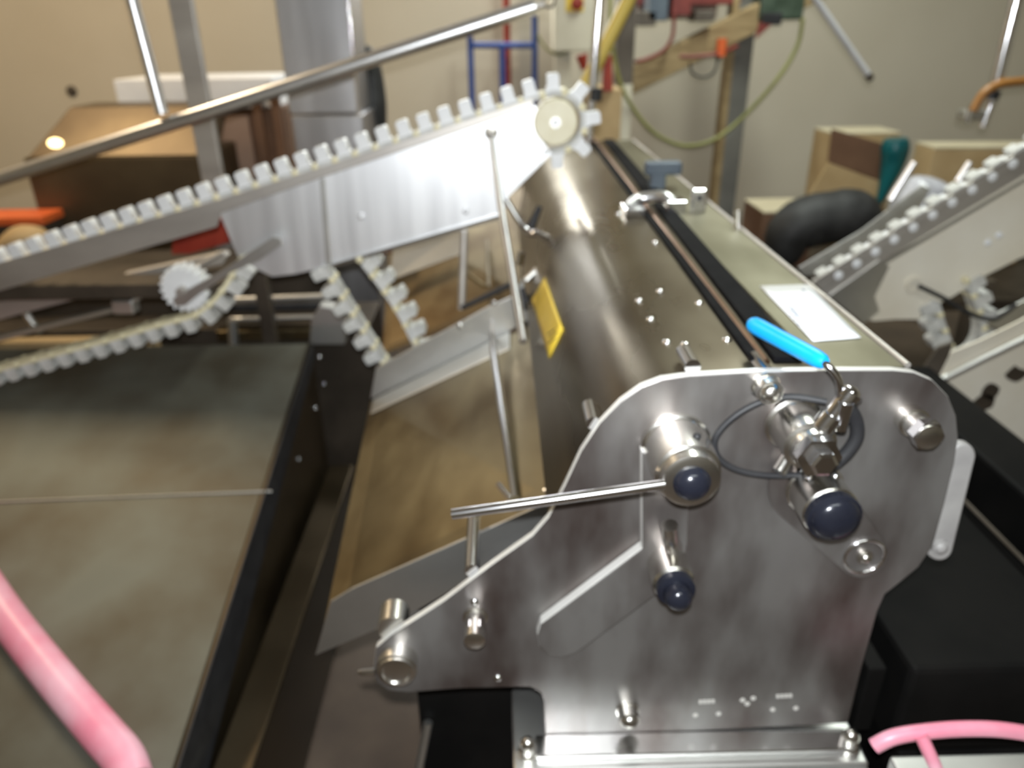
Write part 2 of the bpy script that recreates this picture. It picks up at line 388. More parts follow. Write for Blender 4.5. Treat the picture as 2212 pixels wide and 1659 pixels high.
lathe('rivet', [(0,.006)] + dome(.001,.006,.004,3), at(1822,872,.74), TOCAM, M_CHROME, valve, 10)
la, lb = at(1782,784,.755), at(1620,697,.885)
prs = [(0,.006),(.03,.0085),(.10,.0098),(.30,.0100),(.60,.0102),(.85,.0106),(.94,.0100),(.98,.0075),(1.0,.003)]
lev = tube('valve_lever', [la.lerp(lb, t) for t, r in prs], [r*1.05 for t, r in prs], M_BLUE, valve, 16)
tag(lev, 'bright blue vinyl covered lever')
# black hose loop around the valve
loop = [(1785,868,.77),(1710,857,.782),(1640,870,.785),(1580,905,.785),(1545,948,.785),(1552,988,.785),(1592,1015,.785),(1655,1027,.785),(1722,1026,.785),(1775,1022,.785)]
tube('rubber_loop', cr([at(*q) for q in loop], 5), .0042, M_BLACK, machine, 10)
tube('rubber_loop', cr([at(*q) for q in [(1790,1012,.783),(1826,982,.78),(1850,945,.778),(1848,905,.778),(1830,878,.778)]], 5), .0085, M_BLACK, machine, 10)
lathe('hose_clip', [(0,.009),(.02,.009)], at(1700,990,.78), (-.5,-.4,-.6), M_NUT, machine, 12)
# bolts
ME_BOLT = lathe_mesh('bolt', [(0,.018),(.004,.018),(.0045,.0155),(.022,.0155)] + dome(.022,.013,.010,4), M_NUT, 12, 30)
for px, py in [(1355,1532)]: put('bolt', ME_BOLT, axis_m(plate_at(px,py), TOCAM), plate)
big = fit('stud_bolt', 1963,902, [(0,.019),(.014,.019),(.015,.016),(.050,.016),(.051,.012),(.052,.007)], M_NUT, plate, 16)
lathe('hex_nut', [(0,.019),(.014,.019),(.0145,.014)], plate_at(1963,902,.034), TOCAM, M_CHROME, big, 6, 20)
sb = fit('stud_bolt', 1027,1330, [(0,.018),(.004,.018),(.005,.0145),(.048,.0145),(.050,.009)], M_NUT, plate, 16)
lathe('hex_nut', [(0,.0155),(.012,.0155),(.013,.011)], plate_at(1027,1330,.022), TOCAM, M_CHROME, sb, 6, 20)
put('rivet', ME_RIVET, axis_m(plate_at(1025,1300), TOCAM), plate)
put('rivet', ME_RIVET, axis_m(plate_at(1075,1464), TOCAM), plate)
fit('pivot_boss', 860,1424, [(0,.029),(.020,.029),(.022,.026),(.026,.026),(.027,.020),(.024,.018),(.025,.008)], M_NUT, machine)
tube('grease_nipple', [plate_at(812,1440,.01), plate_at(786,1441,.01), plate_at(776,1440,.01)], [.006,.005,.003], M_CHROME, machine, 8)
tube('pivot_shaft', [plate_at(846,1372,-.012), plate_at(846,1372,-.05)+Vector((-.002,0,0))], .022, M_NUT, machine, 16)
for px, py, r in [(1018,1246,.010),(1500,822,.010),(1284,925,.009),(1660,838,.010)]:
    a = plate_at(px, py, -.0125)
    if py < 900: a = plate_at(px, py, -.0125) + Vector((0,0,.012))
    tube('standoff', [a, a+Vector((0,.05 if py < 1000 else .13,0))], r, M_CHROME, machine, 12)
put('bolt', ME_BOLT, axis_m(plate_at(1652,832), TOCAM), plate)
# etched marks at the foot of the plate
M_ETCH = mat('etched_mark', (.72,.70,.66), None, .6, .3)
def mark(x, y, w, h):
    v = [plate_at(x-w/2,y-h/2,.0006), plate_at(x+w/2,y-h/2,.0006), plate_at(x+w/2,y+h/2,.0006), plate_at(x-w/2,y+h/2,.0006)]
    prism('etched_mark', v, (0,.0007,0), M_ETCH, plate)
for cx_, cy_ in ((1527,1516),(1694,1504)):
    for k in range(4): mark(cx_-14+9*k, cy_-k*.5, 7, 8)
    for s in (-25, 25):
        lathe('etched_dot', [(0,.004),(.0008,.004)], plate_at(cx_+s, cy_+27-s*.06), TOCAM, M_ETCH, plate, 12)
for x, y in ((1604,1512),(1614,1520),(1627,1508)): lathe('etched_dot', [(0,.0042),(.0008,.0042)], plate_at(x, y), TOCAM, M_ETCH, plate, 10)
# foot flange of the plate
fz = at(1500,1585,Y0).z
xa, xb = at(1108,1612,.76).x, at(1886,1570,.76).x
box('foot_flange', (xa+.035,.762,fz-.004), (xb-.02,Y0,fz+.006), M_EDGE, machine, .002)
beam = box('base_beam', (xa,.745,fz-.10), (xb,Y0+.10,fz-.0045), M_GUARD, machine, .004)
box('beam_lip', (xa,.728,fz-.035), (xb,.7449,fz-.012), M_EDGE, beam, .003)
for px, py in [(1140,1592),(1847,1556)]:
    q = at(px, py, .775); q.z = fz-.004
    lathe('bolt', [(0,.017),(.004,.017),(.005,.0135),(.022,.0135)] + dome(.022,.011,.012,4), q, (0,0,1), M_NUT, machine, 12)
# pale rounded bar behind the right side of the plate
pxprism('guard_bar', obround((2083,985),26,(2030,1182),30), Y0+.02, .014, M_GREYP, machine, bevel=.003, smooth=True)
lathe('bar_bolt', [(0,.012),(.004,.012)]+dome(.004,.009,.006,3), at(2030,1180,Y0+.0198), TOCAM, M_GREYP, machine, 12)
# machine body under the housing, black
box('body', (.06,.90,.0), (xr+.03,2.80,.925), M_BLKBELT, machine, .004)
box('opening_shade', (at(905,1500,.95).x,.93,0), (.058,1.5,.66), M_BLKBELT, machine, .004)  # black box added for the shade inside the opening under the plate
tube('inner_strut', [at(905,1659,.90), at(925,1560,.92)], .008, M_GUARD, machine, 8)

# sloping tray with its guards
tl = [at(700,1345,.94), at(800,868,1.72)]
tr = [at(1212,1085,.94), at(1140,705,1.72)]
def quad_sheet(name, a, b, c, d, th, m, parent, bevel=.001):
    n = (b-a).cross(d-a).normalized()
    if n.z < 0: n = -n
    return prism(name, [a,b,c,d], -n*th, m, parent, bevel)
tray = quad_sheet('tray', tl[0], tr[0], tr[1], tl[1], .003, M_TRAY, machine)
pxprism('near_guard', [(681,1416),(714,1300),(760,1272),(1190,1082),(1222,1075),(1200,1125),(960,1285),(870,1335)], .925, .004, M_GUARD, machine, bevel=.001)
fg = pxprism('far_guard', [(800,862),(812,795),(1060,660),(1108,640),(1130,600),(1142,690),(1060,740)], 1.735, .004, M_GUARD, machine, bevel=.001)
lathe('rivet', [(0,.010)]+dome(.001,.009,.004,3), at(994,703,1.735), TOCAM, M_GUARD, fg, 12)
lathe('rivet', [(0,.008)]+dome(.001,.007,.004,3), at(1066,655,1.735), TOCAM, M_CHROME, fg, 12)
quad_sheet('tray_lip', at(806,862,1.73), at(1100,715,1.73), at(1100,752,1.64), at(800,893,1.64), .003, M_GUARD, machine)
# lower shell panel between tray and housing
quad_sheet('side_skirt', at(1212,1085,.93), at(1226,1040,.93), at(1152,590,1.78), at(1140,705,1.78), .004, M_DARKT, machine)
# back section of the tray beyond the conveyor
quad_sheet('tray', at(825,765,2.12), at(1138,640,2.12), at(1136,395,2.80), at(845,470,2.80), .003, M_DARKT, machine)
quad_sheet('back_plate', at(842,605,2.34), at(848,535,2.40), at(1010,480,2.40), at(1002,545,2.34), .004, M_GUARD, machine)
tube('tray_seam', [at(1052,520,2.45), at(1056,620,2.16)], .005, M_SHELL, machine, 6)
tube('tray_stay', [at(1004,588,2.2), at(1046,618,2.14)], .006, M_TRAY, machine, 6)
# rods above the tray
tube('scraper_rod', [at(1062,690,1.70), at(1066,760,1.55), at(1112,1076,1.00)], [.0035,.009,.0065], M_CHROME, machine, 10)
tube('scraper_tee', [at(1076,1046,1.02), at(1104,1080,.985)], .005, M_CHROME, machine, 8)
tube('scraper_pin', [at(1176,1062,.99), at(1206,1048,.99)], .005, M_CHROME, machine, 8)
tube('stay_rod', [at(1003,498,1.80), at(997,668,1.78)], .010, M_RAIL, machine, 10)
tube('stay_hose', cr([at(998,665,1.72), at(1050,640,1.71), at(1108,612,1.70)], 4), .007, M_BLACK, machine, 8)
tube('bent_rod', cr([at(1094,432,1.86), at(1118,472,1.84), at(1142,502,1.82), at(1165,506,1.80), at(1196,524,1.78)], 4), .009, M_CHROME, machine, 10)
tube('hinge_bolt', [at(1126,545,1.72), at(1122,572,1.72)], .010, M_CHROME, machine, 10)
tube('tray_stay', [at(1136,606,1.74), at(1188,556,1.76)], .008, M_GUARD, machine, 8)
tube('black_grip', [at(1146,492,1.80), at(1166,446,1.80)], [.012,.007], M_BLACK, machine, 10)
tube('rubber_stop', [at(1128,622,1.71), at(1140,668,1.70)], [.006,.010], M_BLACK, machine, 8)

# ------------------------------------------------------------------ chain conveyors
YC = 1.90
PITCH = .0535
def xz(p): return Vector((p.x, 0, p.z))
FL_V, FL_F = [], []
def flight_mesh(name, w, m, k=1.0):
    h = w/2; b = .008*k
    ptsf = [(-.018,0),(.018,0),(.018,b),(.0145,b+.003),(.0145,.036*k),(.011,.040*k),(-.011,.040*k),(-.0145,.036*k),(-.0145,b+.003),(-.018,b)]
    v, f = prism_g([Vector((x, -h, z)) for x, z in ptsf], (0, w, 0))
    import bmesh
    me = bpy.data.meshes.new(name); me.from_pydata(v, [], f)
    bm = bmesh.new(); bm.from_mesh(me); bmesh.ops.recalc_face_normals(bm, faces=bm.faces); bm.to_mesh(me); bm.free()
    me.materials.append(m); return me
def resample(path, step, start):
    out = []; need = start
    for a, b in zip(path, path[1:]):
        L = (b-a).length; d = (b-a)/max(L,1e-9) 
        s = need
        while s <= L:
            out.append((a+d*s, d)); s += step
        need = s - L
    return out
def chain(name, path, Yc, side, conv, wid, mf, mh, mb, start=.0):
    """path of X-Z points; side = +1: flights on the left of the direction of travel"""
    vs = []; fs = []; th = .006; m = len(path)
    for i, p in enumerate(path):
        d = (path[min(i+1,m-1)] - path[max(i-1,0)]).normalized(); n = Vector((-d.z,0,d.x))
        for s, y in ((-th,-wid/2),(th,-wid/2),(th,wid/2),(-th,wid/2)):
            vs.append(p + n*s + Vector((0,Yc+y,0)))
    for i in range(m-1):
        for k in range(4): fs.append((i*4+k, i*4+(k+1)%4, (i+1)*4+(k+1)%4, (i+1)*4+k))
    fs += [(0,1,2,3), (m*4-4,m*4-3,m*4-2,m*4-1)]
    band = mk(name, vs, fs, mb, conv)
    for p, d in resample(path, PITCH, start):
        n = Vector((-d.z,0,d.x))*side
        R = Matrix((d if side > 0 else -d, Vector((0,1,0)), n)).transposed()
        if R.determinant() < 0: R = Matrix((-R.col[0], R.col[1], R.col[2])).transposed()
        M = Matrix.Translation(p + Vector((0,Yc,0)) + n*th*.5) @ R.to_4x4()
        put('flight', mf, M, band)
        q = p + d*PITCH/2 + Vector((0,Yc - wid/2 - .003,0))
        put('hinge_pin', mh, axis_m(q, (0,1,0)), band)
    return band
ME_PIN = lathe_mesh('hinge_pin', [(0,.006),(.002,.009),(.054,.009),(.056,.006)], M_YPIN, 10)
ME_PINW = lathe_mesh('hinge_pin', [(0,.009),(.002,.012),(.054,.012),(.056,.009)], M_WPLAS, 10)
ME_FL = flight_mesh('flight', .030, M_WPLAS)
ME_FLS = flight_mesh('flight', .046, M_GPLAS, .55)
ME_FLG = flight_mesh('flight', .046, M_GPLAS)

conv = thing('chain_conveyor', (-.5, YC, 0), 'chain conveyor with bright white side panel rising left to right above the tray', 'conveyor')
cen = xz(at(1200,265,YC)); RB = .068
lft = xz(at(-60,562,YC)); tq = xz(at(1100,224,YC))
dirn = (tq - xz(at(138,527,YC))).normalized(); nrm = Vector((-dirn.z,0,dirn.x))
top0 = cen + nrm*RB
path = [top0 - dirn*2.2, top0 - dirn*.8, top0]
a0 = math.atan2(nrm.z, nrm.x)
for i in range(1, 25):
    a = a0 - math.radians(205)*i/24; path.append(cen + Vector((math.cos(a),0,math.sin(a)))*RB)
chain('carrying_chain', path, YC+.02, 1, conv, .034, ME_FL, ME_PIN, M_GPLAS, .02)
# sprocket head
hub = lathe('head_sprocket', [(0,.050),(.004,.054),(.012,.054),(.06,.054)], at(1200,265,YC-.006), (0,1,0), M_CREAM, conv, 28)
lathe('sprocket_bore', [(0,.013),(.006,.013)], at(1200,265,YC-.012), (0,1,0), M_GUARD, hub, 16)
lathe('shaft_end', [(0,.007),(.006,.008)], at(1200,265,YC-.016), (0,1,0), M_WPLAS, hub, 12)
# side panel
sp = pxprism('side_panel', [(470,452),(700,375),(1000,272),(1150,222),(1163,236),(1160,268),(1172,305),(1192,332),(1100,424),(1086,466),(790,552),(716,574),(640,592),(588,598),(555,582),(512,552)], YC, .004, M_PANEL, conv, bevel=.001)
pxprism('wear_rail', [(-420,688),(470,432),(700,360),(1000,262),(1152,212),(1152,230),(1000,282),(700,382),(478,460),(468,490),(-420,752)], YC-.006, .006, M_RAIL, conv, bevel=.001)
pxprism('panel_lip', [(1084,462),(790,549),(716,571),(716,580),(790,558),(1086,472)], YC-.014, .016, M_EDGE, conv, bevel=.001)
pxprism('panel_joint', [(690,388),(702,384),(716,572),(704,576)], YC-.004, .004, M_GUARD, conv, bevel=.001)
for px, py in [(780,468),(1006,456),(778,480)][:2]: lathe('panel_bolt', [(0,.010),(.003,.010)]+dome(.003,.007,.004,3), at(px,py,YC), TOCAM, M_PANEL, sp, 12)
# pivot bolt and swing rod
pb = lathe('pivot_bolt', [(0,.017),(.005,.017),(.006,.012),(.018,.012)]+dome(.018,.010,.006,3), at(1061,286,YC), TOCAM, M_NUT, conv, 14)
tube('swing_rod', [at(1062,298,YC-.016), at(1086,470,1.72), at(1130,738,1.42)], [.0075,.0085,.0085], M_SWING, conv, 12)
# idler bracket and toothed idler
pxprism('idler_bracket', [(372,648),(382,638),(470,590),(590,512),(606,514),(608,528),(560,562),(500,588),(430,636),(400,660),(380,662)], YC-.035, .008, M_GUARD, conv, bevel=.001)
icen = at(396,626,YC-.02)
nt = 20; pts = []
for k in range(nt*4):
    a = 2*math.pi*k/(nt*4); r = .063 if k % 4 in (0,1) else .054
    pts.append(icen + Vector((r*math.cos(a),0,r*math.sin(a))))
prism('toothed_idler', pts, (0,.05,0), M_WPLAS, conv, bevel=.001)
lathe('idler_shaft', [(0,.012),(.04,.012)], icen+Vector((0,-.025,0)), (0,1,0), M_RAIL, conv, 12)
# return strands
r1 = cr([xz(at(x,y,YC)) for x, y in [(-420,912),(-200,852),(-90,822),(0,795),(120,762),(230,733),(340,700),(420,678),(462,648),(492,612),(505,588),(520,566)]], 5)
chain('return_chain', r1, YC+.01, -1, conv, .05, ME_FLG, ME_PIN, M_YPIN, .01)
r2 = cr([xz(at(x,y,YC)) for x, y in [(702,572),(735,628),(772,688),(806,742),(838,790),(872,815),(902,800),(905,760),(888,722),(862,672),(826,618),(785,566)]], 5)
chain('takeup_chain', r2, YC+.01, -1, conv, .05, ME_FLG, ME_PIN, M_GPLAS, .015)
# lower frame rails of the conveyor
pxprism('lower_frame_rail', [(-420,743),(480,545),(492,552),(480,572),(340,600),(-420,803)], YC+.10, .03, M_RAIL, conv, bevel=.002)
tube('tie_rod', [at(-420,836,YC+.06), at(262,664,YC+.06)], .010, M_GUARD, conv, 10)
box('tie_bracket', at(246,680,YC+.05), at(284,650,YC+.05)+Vector((0,.04,0)), M_GUARD, conv, .004)
tube('tie_rod', [at(262,664,YC+.06), at(480,545,YC+.08)], .006, M_RAIL, conv, 10)
# conveyor leg down to the floor behind the sloping sheet
q = at(560,575,2.2); 
for xx in (q.x, q.x-1.0): box('leg', (xx-.02, 2.18, 0), (xx+.02, 2.22, .98), M_MUD, conv)
box('cross_member', (q.x-1.02,YC+.005,.96), (q.x+.02,2.2,1.0), M_MUD, conv)

# right conveyor
conv2 = thing('chain_conveyor', (1.3, YC, 0), 'chain conveyor with dull beige panels rising steeply at the right edge', 'conveyor')
p_lo, p_hi = xz(at(1768,620,YC)), xz(at(2600,87,YC))
chain('carrying_chain', [p_lo, p_lo.lerp(p_hi,.5), p_hi], YC+.018, 1, conv2, .05, ME_FLS, ME_PINW, M_RAIL, .03)
pxprism('wear_rail', [(1760,606),(2000,456),(2600,76),(2600,143),(2010,500),(1800,632),(1782,640)], YC-.006, .006, M_RAIL, conv2, bevel=.001)
sp2 = pxprism('side_panel', [(1785,636),(2010,498),(2600,140),(2600,400),(2200,560),(2120,600),(2060,640),(2010,665),(1985,690),(1935,690),(1890,694),(1870,690)], YC, .004, M_RPANEL, conv2, bevel=.001)
pxprism('bracket_plate', [(1790,640),(1900,562),(1922,575),(1905,610),(1890,640),(1900,672),(1866,700)], YC-.012, .008, M_GUARD, conv2, bevel=.001)
pxprism('panel_joint', [(1905,566),(2215,385),(2215,392),(1908,574)], YC-.004, .003, M_GUARD, conv2)
lathe('pivot_boss', [(0,.022),(.012,.022),(.013,.014),(.012,.012)], at(1972,614,YC), TOCAM, M_RPANEL, sp2, 16)
for px, py in [(2134,524),(2158,508)]: lathe('panel_bolt', [(0,.010)]+dome(.002,.009,.006,3), at(px,py,YC), TOCAM, M_WPLAS, sp2, 10)
r3 = cr([xz(at(x,y,YC)) for x, y in [(2020,652),(2030,690),(2046,735),(2060,760),(2085,765),(2108,745),(2118,705),(2105,655),(2090,620)]], 5)
chain('takeup_chain', r3, YC+.01, -1, conv2, .05, ME_FLG, ME_PIN, M_GPLAS, .01)
tube('air_hose', cr([at(x,y,YC-.03) for x, y in [(1985,618),(2040,645),(2090,675),(2140,690),(2165,680),(2195,658)]], 5), .006, M_BLACK, conv2, 8)
pxprism('guard_plate', [(1725,578),(1860,498),(1990,400),(2010,408),(1985,450),(1880,520),(1760,596),(1735,596)], YC+.10, .004, M_GUARD, conv2, bevel=.001)
pxprism('hose_holder', [(2130,700),(2150,680),(2200,655),(2230,640),(2230,720),(2180,720)], YC-.01, .006, M_GUARD, conv2, bevel=.001)
# lower delivery chute
chute = pxprism('delivery_chute', [(2022,828),(2055,760),(2110,738),(2190,700),(2600,480),(2600,1120),(2215,985),(2075,900)], YC-.25, .006, M_RPANEL, conv2, bevel=.002)
tube('chute_rim', [at(2022,826,YC-.26), at(2130,772,YC-.26), at(2600,545,YC-.26)], .009, M_GUARD, chute, 8)
pxprism('chute_bracket', [(1988,806),(2028,750),(2060,738),(2050,770),(2022,826)], YC-.27, .008, M_POSTD, conv2, bevel=.001)
for px, py in [(2140,845),(2195,810),(2128,870)]:
    c_ = at(px, py, YC-.255); pts = [c_ + Vector((random.uniform(.018,.03)*math.cos(a),0,random.uniform(.015,.028)*math.sin(a))) for a in [i*math.pi/5 for i in range(10)]]
    prism('dirt_patch', pts, (0,.006,0), M_MUD, chute)
q = at(2140,620,YC)
box('leg', (q.x, YC+.05, 0), (q.x+.05, YC+.10, q.z), M_MUD, conv2)
q2 = at(2560,130,YC); box('leg', (q2.x-.05, YC+.05, 0), (q2.x, YC+.10, q2.z), M_MUD, conv2)

# ------------------------------------------------------------------ left: inclined sheet and its side wall
Xs = at(670,742,2.1).x
e_far = at(670,742,2.1); e_near = atx(378,1662,Xs)
slope = (e_far - e_near)
frm = thing('feed_table', (Xs-.7, 1.4, 0), 'wide green-grey steel feed table sloping up behind the pink hose', 'table')
nearp = e_near - slope*.25; farp = e_far
Lx = Vector((-1.5,0,0))
sheet = quad_sheet('table_sheet', nearp, farp, farp+Lx, nearp+Lx, .004, M_SHEET, frm)
n_sheet = slope.cross(Vector((-1,0,0))).normalized()
if n_sheet.z < 0: n_sheet = -n_sheet
def on_sheet(px, py, lift=0):
    r = ray(px, py); t = (nearp - EYE).dot(n_sheet) / r.dot(n_sheet); return EYE + r*t + n_sheet*lift
sa, sb_ = on_sheet(-120,1090,.001), on_sheet(588,1062,.001)
tube('weld_seam', [sa, sb_], .003, M_GUARD, sheet, 6)
# side wall with a black strip along its upper edge
wd = Vector((.004,0,0))
wall = prism('side_wall', [nearp+wd, farp+wd, Vector((farp.x+.004,farp.y,.02)), Vector((nearp.x+.004,nearp.y,.02))], (-.01,0,0), M_DARKW, frm)
prism('black_edge', [nearp+wd+Vector((0,0,.004)), farp+wd+Vector((0,0,.004)), farp+wd+Vector((0,0,-.05)), nearp+wd+Vector((0,0,-.16))], (.004,0,0), M_BLACK, frm)
for px, py in [(690,772),(682,882),(645,992),(700,830)]:
    put('rivet', ME_RIVET, axis_m(atx(px, py, Xs+.0045), (1,0,0)), wall)
box('inner_rail', (Xs+.02, .3, .02), (Xs+.10, 2.05, .34), M_DARKW, frm, .006)
for xx in (Xs-1.48, Xs-.06):
    box('leg', (xx, 2.03, 0), (xx+.05, 2.08, farp.z-.02), M_MUD, frm)
    box('leg', (xx, .60, 0), (xx+.05, .65, e_near.z-.10), M_MUD, frm)
hose = thing('pink_hose', on_sheet(150,1490), 'thick pink hose lying across the sloping steel sheet at lower left', 'hose')
hp = [(-330,800,.03),(-150,1080,.03),(-40,1246,.03),(40,1364,.03),(150,1502,.028),(232,1598,.025),(276,1650,.022),(294,1700,.02)]
tube('hose_body', cr([on_sheet(x,y,r) for x, y, r in hp], 5), [.0345]*36, M_PINK, hose, 16)
# dark machinery between the sheet and the conveyor
blk = thing('drive_frame', (-1.0, 2.45, 0), 'dark greasy drive frame with threaded rods behind the sloping sheet', 'machinery')
pxprism('back_plate', [(-380,570),(700,540),(720,760),(-380,820)], 2.5, .06, M_MUD, blk)
for a, b, r in (((500,648),(700,640),.010),((500,690),(700,684),.009)):
    tube('threaded_rod', [at(*a,2.3), at(*b,2.3)], r, M_GUARD, blk, 10)
box('gold_bar', at(470,738,2.28), at(690,712,2.28)+Vector((0,.05,0)), M_TRAY, blk)
box('dark_rail', at(470,672,2.32), at(690,655,2.32)+Vector((0,.05,0)), M_BLACK, blk)
tube('upright_pin', [at(506,755,2.26), at(502,690,2.26)], .016, M_GUARD, blk, 10)
pxprism('bearing_block', [(672,690),(690,660),(745,668),(745,745),(668,745)], 2.2, .05, M_GUARD, blk, bevel=.003)
pxprism('red_cover', [(370,560),(505,520),(500,470),(375,500)], 2.42, .05, M_RED, blk)
pxprism('red_cover', [(780,560),(850,545),(848,530),(780,545)], 2.42, .05, M_RED, blk)
box('tan_bar', at(-80,790,2.22), at(330,735,2.22)+Vector((0,.05,0)), M_CARD, blk)
tube('steel_strut', [at(30,640,2.3), at(85,720,2.3)], .012, M_GUARD, blk, 8)
box('foot', (-2.3,2.35,0), (-.45,2.6,.7), M_MUD, blk)

# ------------------------------------------------------------------ left background
rail = thing('guard_rail', at(350,250,2.25), 'polished steel tube rail slanting across the top left with a hanging upright', 'rail')
tube('rail_tube', [at(-620,586,2.25), at(1156,14,2.25)], .0205, M_TUBE, rail, 18)
tube('end_flange', [at(1150,16,2.25), at(1176,8,2.25)], [.010,.010], M_RAIL, rail, 14)
u0 = at(350,246,2.25); u1 = at(290,20,2.25); k_ = (3.2-u0.z)/(u1.z-u0.z)
tube('upright_tube', [u0, u0 + (u1-u0)*k_], .018, M_TUBE, rail, 16)
tube('end_ring', [at(1186,2,2.25)+Vector((.016*math.cos(a),0,.016*math.sin(a))) for a in [i*math.pi/8 for i in range(16)]], .004, M_CHROME, rail, 6, True)
ca, cb = at(362,0,2.6), at(412,0,2.6)
post = box('flat_post', (ca.x,2.6,0), (cb.x,2.63,3.2), M_RAIL, None, .002)
tag(post, 'dull flat steel post behind the hanging upright of the tube rail', 'post')
colm = thing('steel_column', (at(680,100,3).x, 3.1, 0), 'broad stainless steel column rising at the top left of centre', 'column')
x0, x1 = at(592,0,3.0).x, at(752,0,3.0).x
zs = at(690,246,3.0).z
box('column_shaft', (x0,3.0,zs), (x1,3.3,3.2), M_COLM, colm, .006)
box('column_base', (x0+.01,2.98,0), (x1+.015,3.32,zs-.004), M_COLM, colm, .006)
tube('corner_bead', [Vector((x1,2.995,zs-.3)), Vector((x1,2.995,zs+.5))], .006, M_CHROME, colm, 8)
blkbag = mk('black_apron', *tube_g(cr([at(790,98,3.35), at(800,140,3.35), at(806,200,3.35), at(808,260,3.35), at(808,330,3.35)], 4), [.01,.02,.03,.036,.04,.045,.048,.05,.052,.054,.055,.055,.054,.053,.052,.052,.05], 14), M_BAG, None, smooth=True)
tag(blkbag, 'black rubber apron hanging beside the steel column', 'apron')
# cabinet with a dome, emissive to make one bright amber spot
c0 = at(88,482,2.9); c1 = at(425,275,2.9)
cab = thing('brown_cabinet', (c0.x+.4, 3.1, 0), 'dark brown steel cabinet behind the chain at far left', 'cabinet')
box('cabinet_body', (c0.x,2.9,0), (c1.x,3.3,at(250,338,2.9).z), M_CAB, cab, .01)
zc = at(250,338,2.9).z
prism('cabinet_hood', [Vector((c0.x+.02,2.9,zc)), Vector((c1.x,2.9,zc)), Vector((c1.x,3.1,zc+.16)), Vector((c0.x+.12,3.1,zc+.16))], (0,.2,0), M_CAB, cab, .004)
glow = thing('amber_dome', at(140,318,2.85), 'small glowing amber dome on top of the brown cabinet', 'glow')
lp = at(142,318,3.0); lathe('dome_base', [(0,.05),(.02,.05)], lp-Vector((0,0,.02)), (0,0,1), M_CAB, glow, 16)
lathe('glow_dome', [(0,.065)]+dome(.002,.065,.035,5), lp, (.3,0,1), M_AMBER, glow, 18)
# cartons behind
ct = thing('shipping_carton', at(500,390,3.35), 'brown carton with white top between flat post and steel column', 'box')
q0, q1 = at(300,400,3.4), at(612,232,3.4)
box('carton_body', (q0.x,3.4,.0), (q1.x,3.8,q1.z), M_CARDD, ct, .004)
mk('carton_panel', *boxg((at(448,385,3.39).x,3.39,at(500,385,3.39).z), (at(556,385,3.39).x,3.399,at(500,250,3.39).z)), mat('pinkish_card', (.30,.20,.15), (.36,.25,.19), .7), ct)
box('carton_lid', (q0.x,3.38,q1.z), (q1.x-.03,3.82,at(400,170,3.4).z), M_PAPER, ct, .004)
for px in (566,606):
    xx = at(px,300,3.36).x
    box('corner_post', (xx-.018,3.345,0), (xx+.018,3.375,q1.z+.05), M_CARDD, ct, .002)
ob = thing('orange_crate', at(20,560,2.75), 'orange plastic crate at the far left edge behind the chain', 'crate')
o0, o1 = at(-160,700,2.75), at(86,468,2.75)
box('crate_body', (o0.x,2.75,0), (o1.x,2.88,o1.z-.03), M_MUD, ob, .004)
box('crate_rim', (o0.x-.01,2.74,o1.z-.03), (o1.x+.01,2.89,o1.z), M_ORANGE, ob, .004)
tb = mk('tan_sack', *tube_g(cr([at(0,545,2.6), at(40,522,2.6), at(80,518,2.6), at(118,545,2.6)], 4), [.02,.03,.04,.045,.05,.052,.052,.05,.048,.042,.035,.028,.02], 12), M_CARD, None, smooth=True)
tag(tb, 'small tan sack behind the chain near the orange crate', 'sack')
for i, (px, py) in enumerate([(155,197),(178,277)]):
    o = lathe('anchor_bolt', [(0,.030),(.008,.028)]+dome(.008,.02,.012,3), at(px,py,4.5), TOCAM, M_POSTD, None, 14)
    tag(o, ['upper dark anchor bolt on the bare beige wall at far left','lower dark anchor bolt on the beige wall above the amber dome'][i], 'bolt', 'wall anchors')

# ------------------------------------------------------------------ middle background
ht = thing('hand_truck', (at(1085,100,4.3).x, 4.3, 0), 'blue tubular hand truck standing against the back wall', 'hand truck')
for px, top in ((1016,78),(1155,34)):
    xx = at(px,100,4.3).x
    tube('side_tube', [Vector((xx,4.3,.12)), Vector((xx,4.3,at(px,top,4.3).z))], .017, M_FBLUE, ht, 10)
xx = at(1085,130,4.3).x; tube('centre_tube', [Vector((xx,4.3,.12)), Vector((xx,4.3,at(1085,98,4.3).z))], .017, M_FBLUE, ht, 10)
tube('cross_tube', [at(1016,98,4.3), at(1155,98,4.3)], .016, M_FBLUE, ht, 10)
xl, xrr = at(1016,98,4.3).x, at(1155,98,4.3).x
tube('cross_tube', [Vector((xl,4.3,.7)), Vector((xrr,4.3,.7))], .016, M_FBLUE, ht, 10)
box('toe_plate', (xl-.03,4.15,.0), (xrr+.03,4.32,.012), M_FBLUE, ht)
for xx in (xl-.04, xrr+.04): lathe('wheel', [(-.02,.11),(-.02,.12),(.02,.12),(.02,.11)], Vector((xx,4.37,.122)), (1,0,0), M_BLACK, ht, 20)
rp = at(1092,90,4.42); rpo = tube('red_pole', [Vector((rp.x+.02,4.42,0)), Vector((rp.x,4.42,2.6))], .020, M_RED, None, 10)
tag(rpo, 'slim red pole standing behind the blue hand truck', 'pole')
eb = thing('control_box', (at(1240,70,4.0).x, 4.1, 0), 'pale enamel control box with red emergency stop button on a stand', 'control box')
e0, e1 = at(1196,112,4.0), at(1290,-60,4.0)
box('box_body', (e0.x,4.0,e0.z), (e1.x,4.2,e1.z), M_BEIGE, eb, .008)
box('stop_plate', at(1222,26,3.995), at(1262,-20,3.995)+Vector((0,.006,0)), M_YELLOW, eb, .002)
lathe('stop_button', [(0,.012),(.012,.012),(.013,.028),(.022,.03)]+dome(.022,.028,.01,3), at(1246,8,3.995), TOCAM, M_RED, eb, 18)
